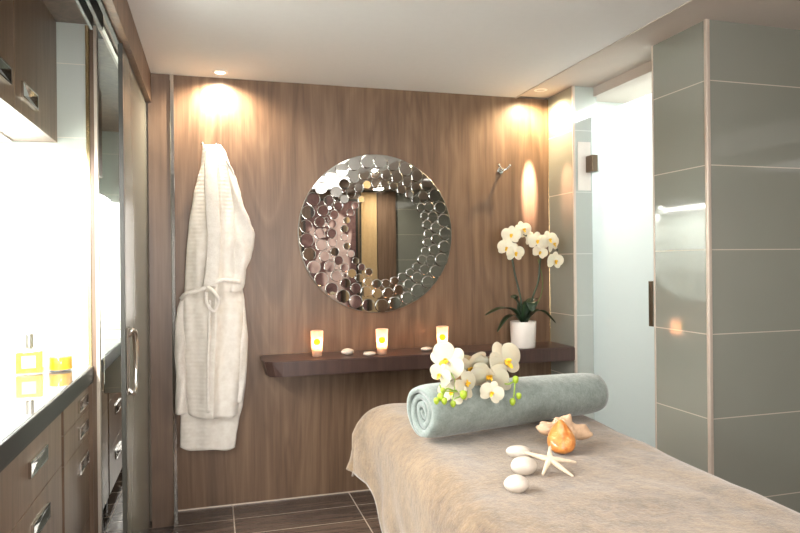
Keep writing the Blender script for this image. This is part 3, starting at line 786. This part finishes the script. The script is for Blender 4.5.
# ------------------------------------------------------------------ orchid spray on the roll
sp = thing('orchid_spray', 'cut spray of white orchids with green buds lying on the rolled towel', 'flowers', (.83, 2.03, BT+.17))
fb = flower_meshes(.122, 5)
for k, (px, py, Y, fx, fy, fz, rl, sc) in enumerate([
    (444, 356, 1.98, -.7, -.8, .15, 1.0, 1.0), (438, 369, 1.95, -.9, -.7, -.1, .5, .62), (462, 378, 1.93, .5, -.8, .2, 2.6, .8),
    (466, 362, 1.99, .1, -.8, -.6, 2.9, 1.15), (475, 357, 2.02, .3, .6, .9, 0, 1.1), (484, 370, 1.96, -.2, -.8, -.5, 3.3, 1.05),
    (500, 357, 1.98, .35, -1, .25, -.3, 1.15), (487, 386, 1.90, -.3, -1, .1, .4, .6), (449, 386, 1.93, -.4, -.8, .6, .2, .72), (455, 366, 2.05, -.2, -.4, .8, .2, 1.0), (494, 372, 2.0, .4, -.6, .5, 1.2, .8)]):
    place_flower(fb, sp, at(px, py, Y), (fx, fy, fz), rl, sc)
def stempath(name, pts, r, m='stem2'):
    return part(name, tube(bmesh.new(), spline([at(*p) for p in pts], 6), r, 7), m, sp, True)
stempath('stem', [(478, 352, 2.0), (470, 368, 1.99), (459, 378, 1.95), (452, 384, 1.92), (444, 382, 1.90), (439, 390, 1.885)], .0028)
stempath('stem', [(459, 378, 1.95), (463, 386, 1.91), (451, 392, 1.90)], .002)
stempath('stem', [(448, 367, 1.96), (452, 376, 1.93), (449, 395, 1.90)], .002)
stempath('stem', [(490, 373, 1.99), (502, 378, 1.95), (509, 376, 1.93), (508, 392, 1.905)], .0026)
stempath('stem', [(463, 385, 1.91), (442, 384, 1.90), (437, 378, 1.9)], .002)
for px, py, Y, r in [(434, 393, 1.885, .0085), (438, 389, 1.885, .0095), (441.5, 393, 1.88, .009), (440, 383, 1.89, .007), (450, 396, 1.885, .0085), (460, 387, 1.90, .0115), (510, 373, 1.93, .010), (513, 388.5, 1.90, .0085), (507, 394, 1.895, .0095)]:
    c = at(px, py, Y)
    part('bud', ico(bmesh.new(), 1, 3, lambda d: Vector((d.x*r, d.y*r, d.z*r*1.25*(1-.2*d.z))), c), 'bud', sp, True)

sp.location.z -= .004; sp.location.y -= .085; sp.location.x -= .022
# ------------------------------------------------------------------ shell, pebbles, starfish
g = 'pebbles on the massage table'
pebble('pebble', 'long white pebble on the towel, farthest back of three', g, (.832, 1.685, BT+.003), .036, .022, .019, -.6, 4)
pebble('pebble', 'largest white pebble on the towel, touching the starfish', g, (.78, 1.553, BT+.003), .035, .029, .024, -.2, 5)
pebble('pebble', 'roundish white pebble on the towel, nearest the camera', g, (.702, 1.437, BT+.003), .029, .025, .022, -.3, 6)

bm = bmesh.new(); tilt = Matrix.Rotation(.5, 3, 'X'); SC = Vector((.852, 1.545, BT+.036)); zax = []
cen = None
for deg, ln in ((150, .072), (68, .055), (-8, .072), (-62, .072), (222, .062)):
    a = math.radians(deg); d = Vector((math.cos(a), math.sin(a), 0)); s = Vector((-d.y, d.x, 0)); bend = .006*math.sin(deg)
    pts = [SC+tilt @ (d*(ln*k/7)+s*bend*(k/7)**2+Vector((0, 0, .004-.003*k/7))) for k in range(8)]
    tube(bm, pts, [.009, .0085, .0078, .0068, .0058, .005, .0042, .0026], 10)
ico(bm, 1, 3, lambda d: Vector((d.x*.013, d.y*.013, .003+d.z*.007)), SC)
o = obj('starfish', bm, 'star', None, True); tag(o, 'pale five-armed starfish on the towel beside the white pebbles', 'starfish')
md = o.modifiers.new('join', 'REMESH'); md.mode = 'VOXEL'; md.voxel_size = .0013; md.use_smooth_shade = True

sh = thing('sea_shell', 'orange and ivory spiked conch shell lying on the towel', 'shell', (.99, 1.70, BT+.009), -.15)
def lob(d, dirs):
    r = 1
    for v, amp, k in dirs:
        v = Vector(v).normalized(); r += amp*max(0, d.dot(v))**k
    return r
def body(d):
    # pear-shaped whorl standing on its broad end, narrow end leaning back into the crown
    h = (d.z+1)/2
    w = .041*(1-.62*h**1.25)/(1-.18)
    z = .002+.088*h
    return Vector((-.026+.012*h+d.x*w*1.02, -.036+d.y*w*.95+z*.42, z+.0025*mnoise.noise(d*2.5)))
P('body_whorl', ico(bmesh.new(), 1, 5, body), 'shell', sh, True)
dirs = [((-1, .1, .35), 1.25, 14), ((1, .05, -.05), 1.75, 12), ((-.55, .2, .85), .55, 16), ((.1, .1, 1), .7, 14), ((.6, .1, .8), .45, 16), ((.8, -.5, .3), .35, 12), ((-.8, -.4, .2), .25, 10), ((.0, .9, .5), .5, 10), ((.9, .3, .45), .4, 20), ((-.3, 0, .95), .45, 40), ((.35, 0, .93), .5, 40), ((.05, -.3, .95), .5, 60), ((-.8, 0, .6), .45, 40), ((.75, 0, .3), .4, 50)]
def crown(d):
    r = .033*lob(d, dirs)*(1+.12*mnoise.noise(d*4)+.05*mnoise.noise(d*11))
    return Vector((d.x*r*1.05, .028+d.y*r*.75, .040+d.z*r*.85))
P('spiked_crown', ico(bmesh.new(), 1, 5, crown), 'shellw', sh, True)['label'] = 'ivory spiked crown'

# ------------------------------------------------------------------ shower door
t = thing('shower_door', 'frosted glass shower door between the tiled walls', 'door', (2.155, 3.1, ZF))
part('glass_panel', B(2.150, 2.160, 2.70, 3.364, ZF+.01, 2.237, bev=.001), 'frost', t)
hg = part('hinge', box(B(2.112, 2.149, 3.30, 3.369, 1.905, 2.0, bev=.002), 2.161, 2.169, 3.30, 3.369, 1.905, 2.0), 'bronze', t); hg['label'] = 'dark metal glass hinge'
part('hinge', box(B(2.112, 2.149, 3.30, 3.369, .33, .425, bev=.002), 2.161, 2.169, 3.30, 3.369, .33, .425), 'bronze', t)
bm = bmesh.new(); box(bm, 2.133, 2.146, 2.81, 2.835, 1.05, 1.28, bev=.002)
for z in (1.08, 1.25): box(bm, 2.146, 2.150, 2.820, 2.830, z-.006, z+.006)
part('door_handle', bm, 'bronze', t)
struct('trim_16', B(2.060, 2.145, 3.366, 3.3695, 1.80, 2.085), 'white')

# ------------------------------------------------------------------ seen in the mirror
t = thing('wall_photo', 'tall faded rose photo print of a posing figure, seen in the round mirror', 'picture', (1.56, -1.60, 1.3))
o = P('print', B(-.36, .36, 0, .006, -.95, .95), 'poster', t)
bm = B(-.39, -.36, -.01, .012, -.98, .98); box(bm, .36, .39, -.01, .012, -.98, .98); box(bm, -.36, .36, -.01, .012, .95, .98); box(bm, -.36, .36, -.01, .012, -.98, -.95)
P('frame', bm, 'black', t)
M['curtain'] = plain('golden_beige_drape', 'd6bd94', .6, var=.05)
bm = bmesh.new(); n = 90
fr = [Vector((2.0+.225*i/n, -1.60+.012*math.sin(i*.9), 0)) for i in range(n+1)]
vs = [[bm.verts.new((p.x, p.y+dy, z)) for z in (ZF+.02, ZC-.02)] for dy in (0, -.006) for p in fr]
for k in range(n):
    bm.faces.new((vs[k][0], vs[k+1][0], vs[k+1][1], vs[k][1])); bm.faces.new((vs[n+1+k][0], vs[n+1+k][1], vs[n+2+k][1], vs[n+2+k][0]))
o = obj('curtain', bm, 'curtain', None, True); tag(o, 'narrow golden beige drape seen in the round mirror', 'curtain')
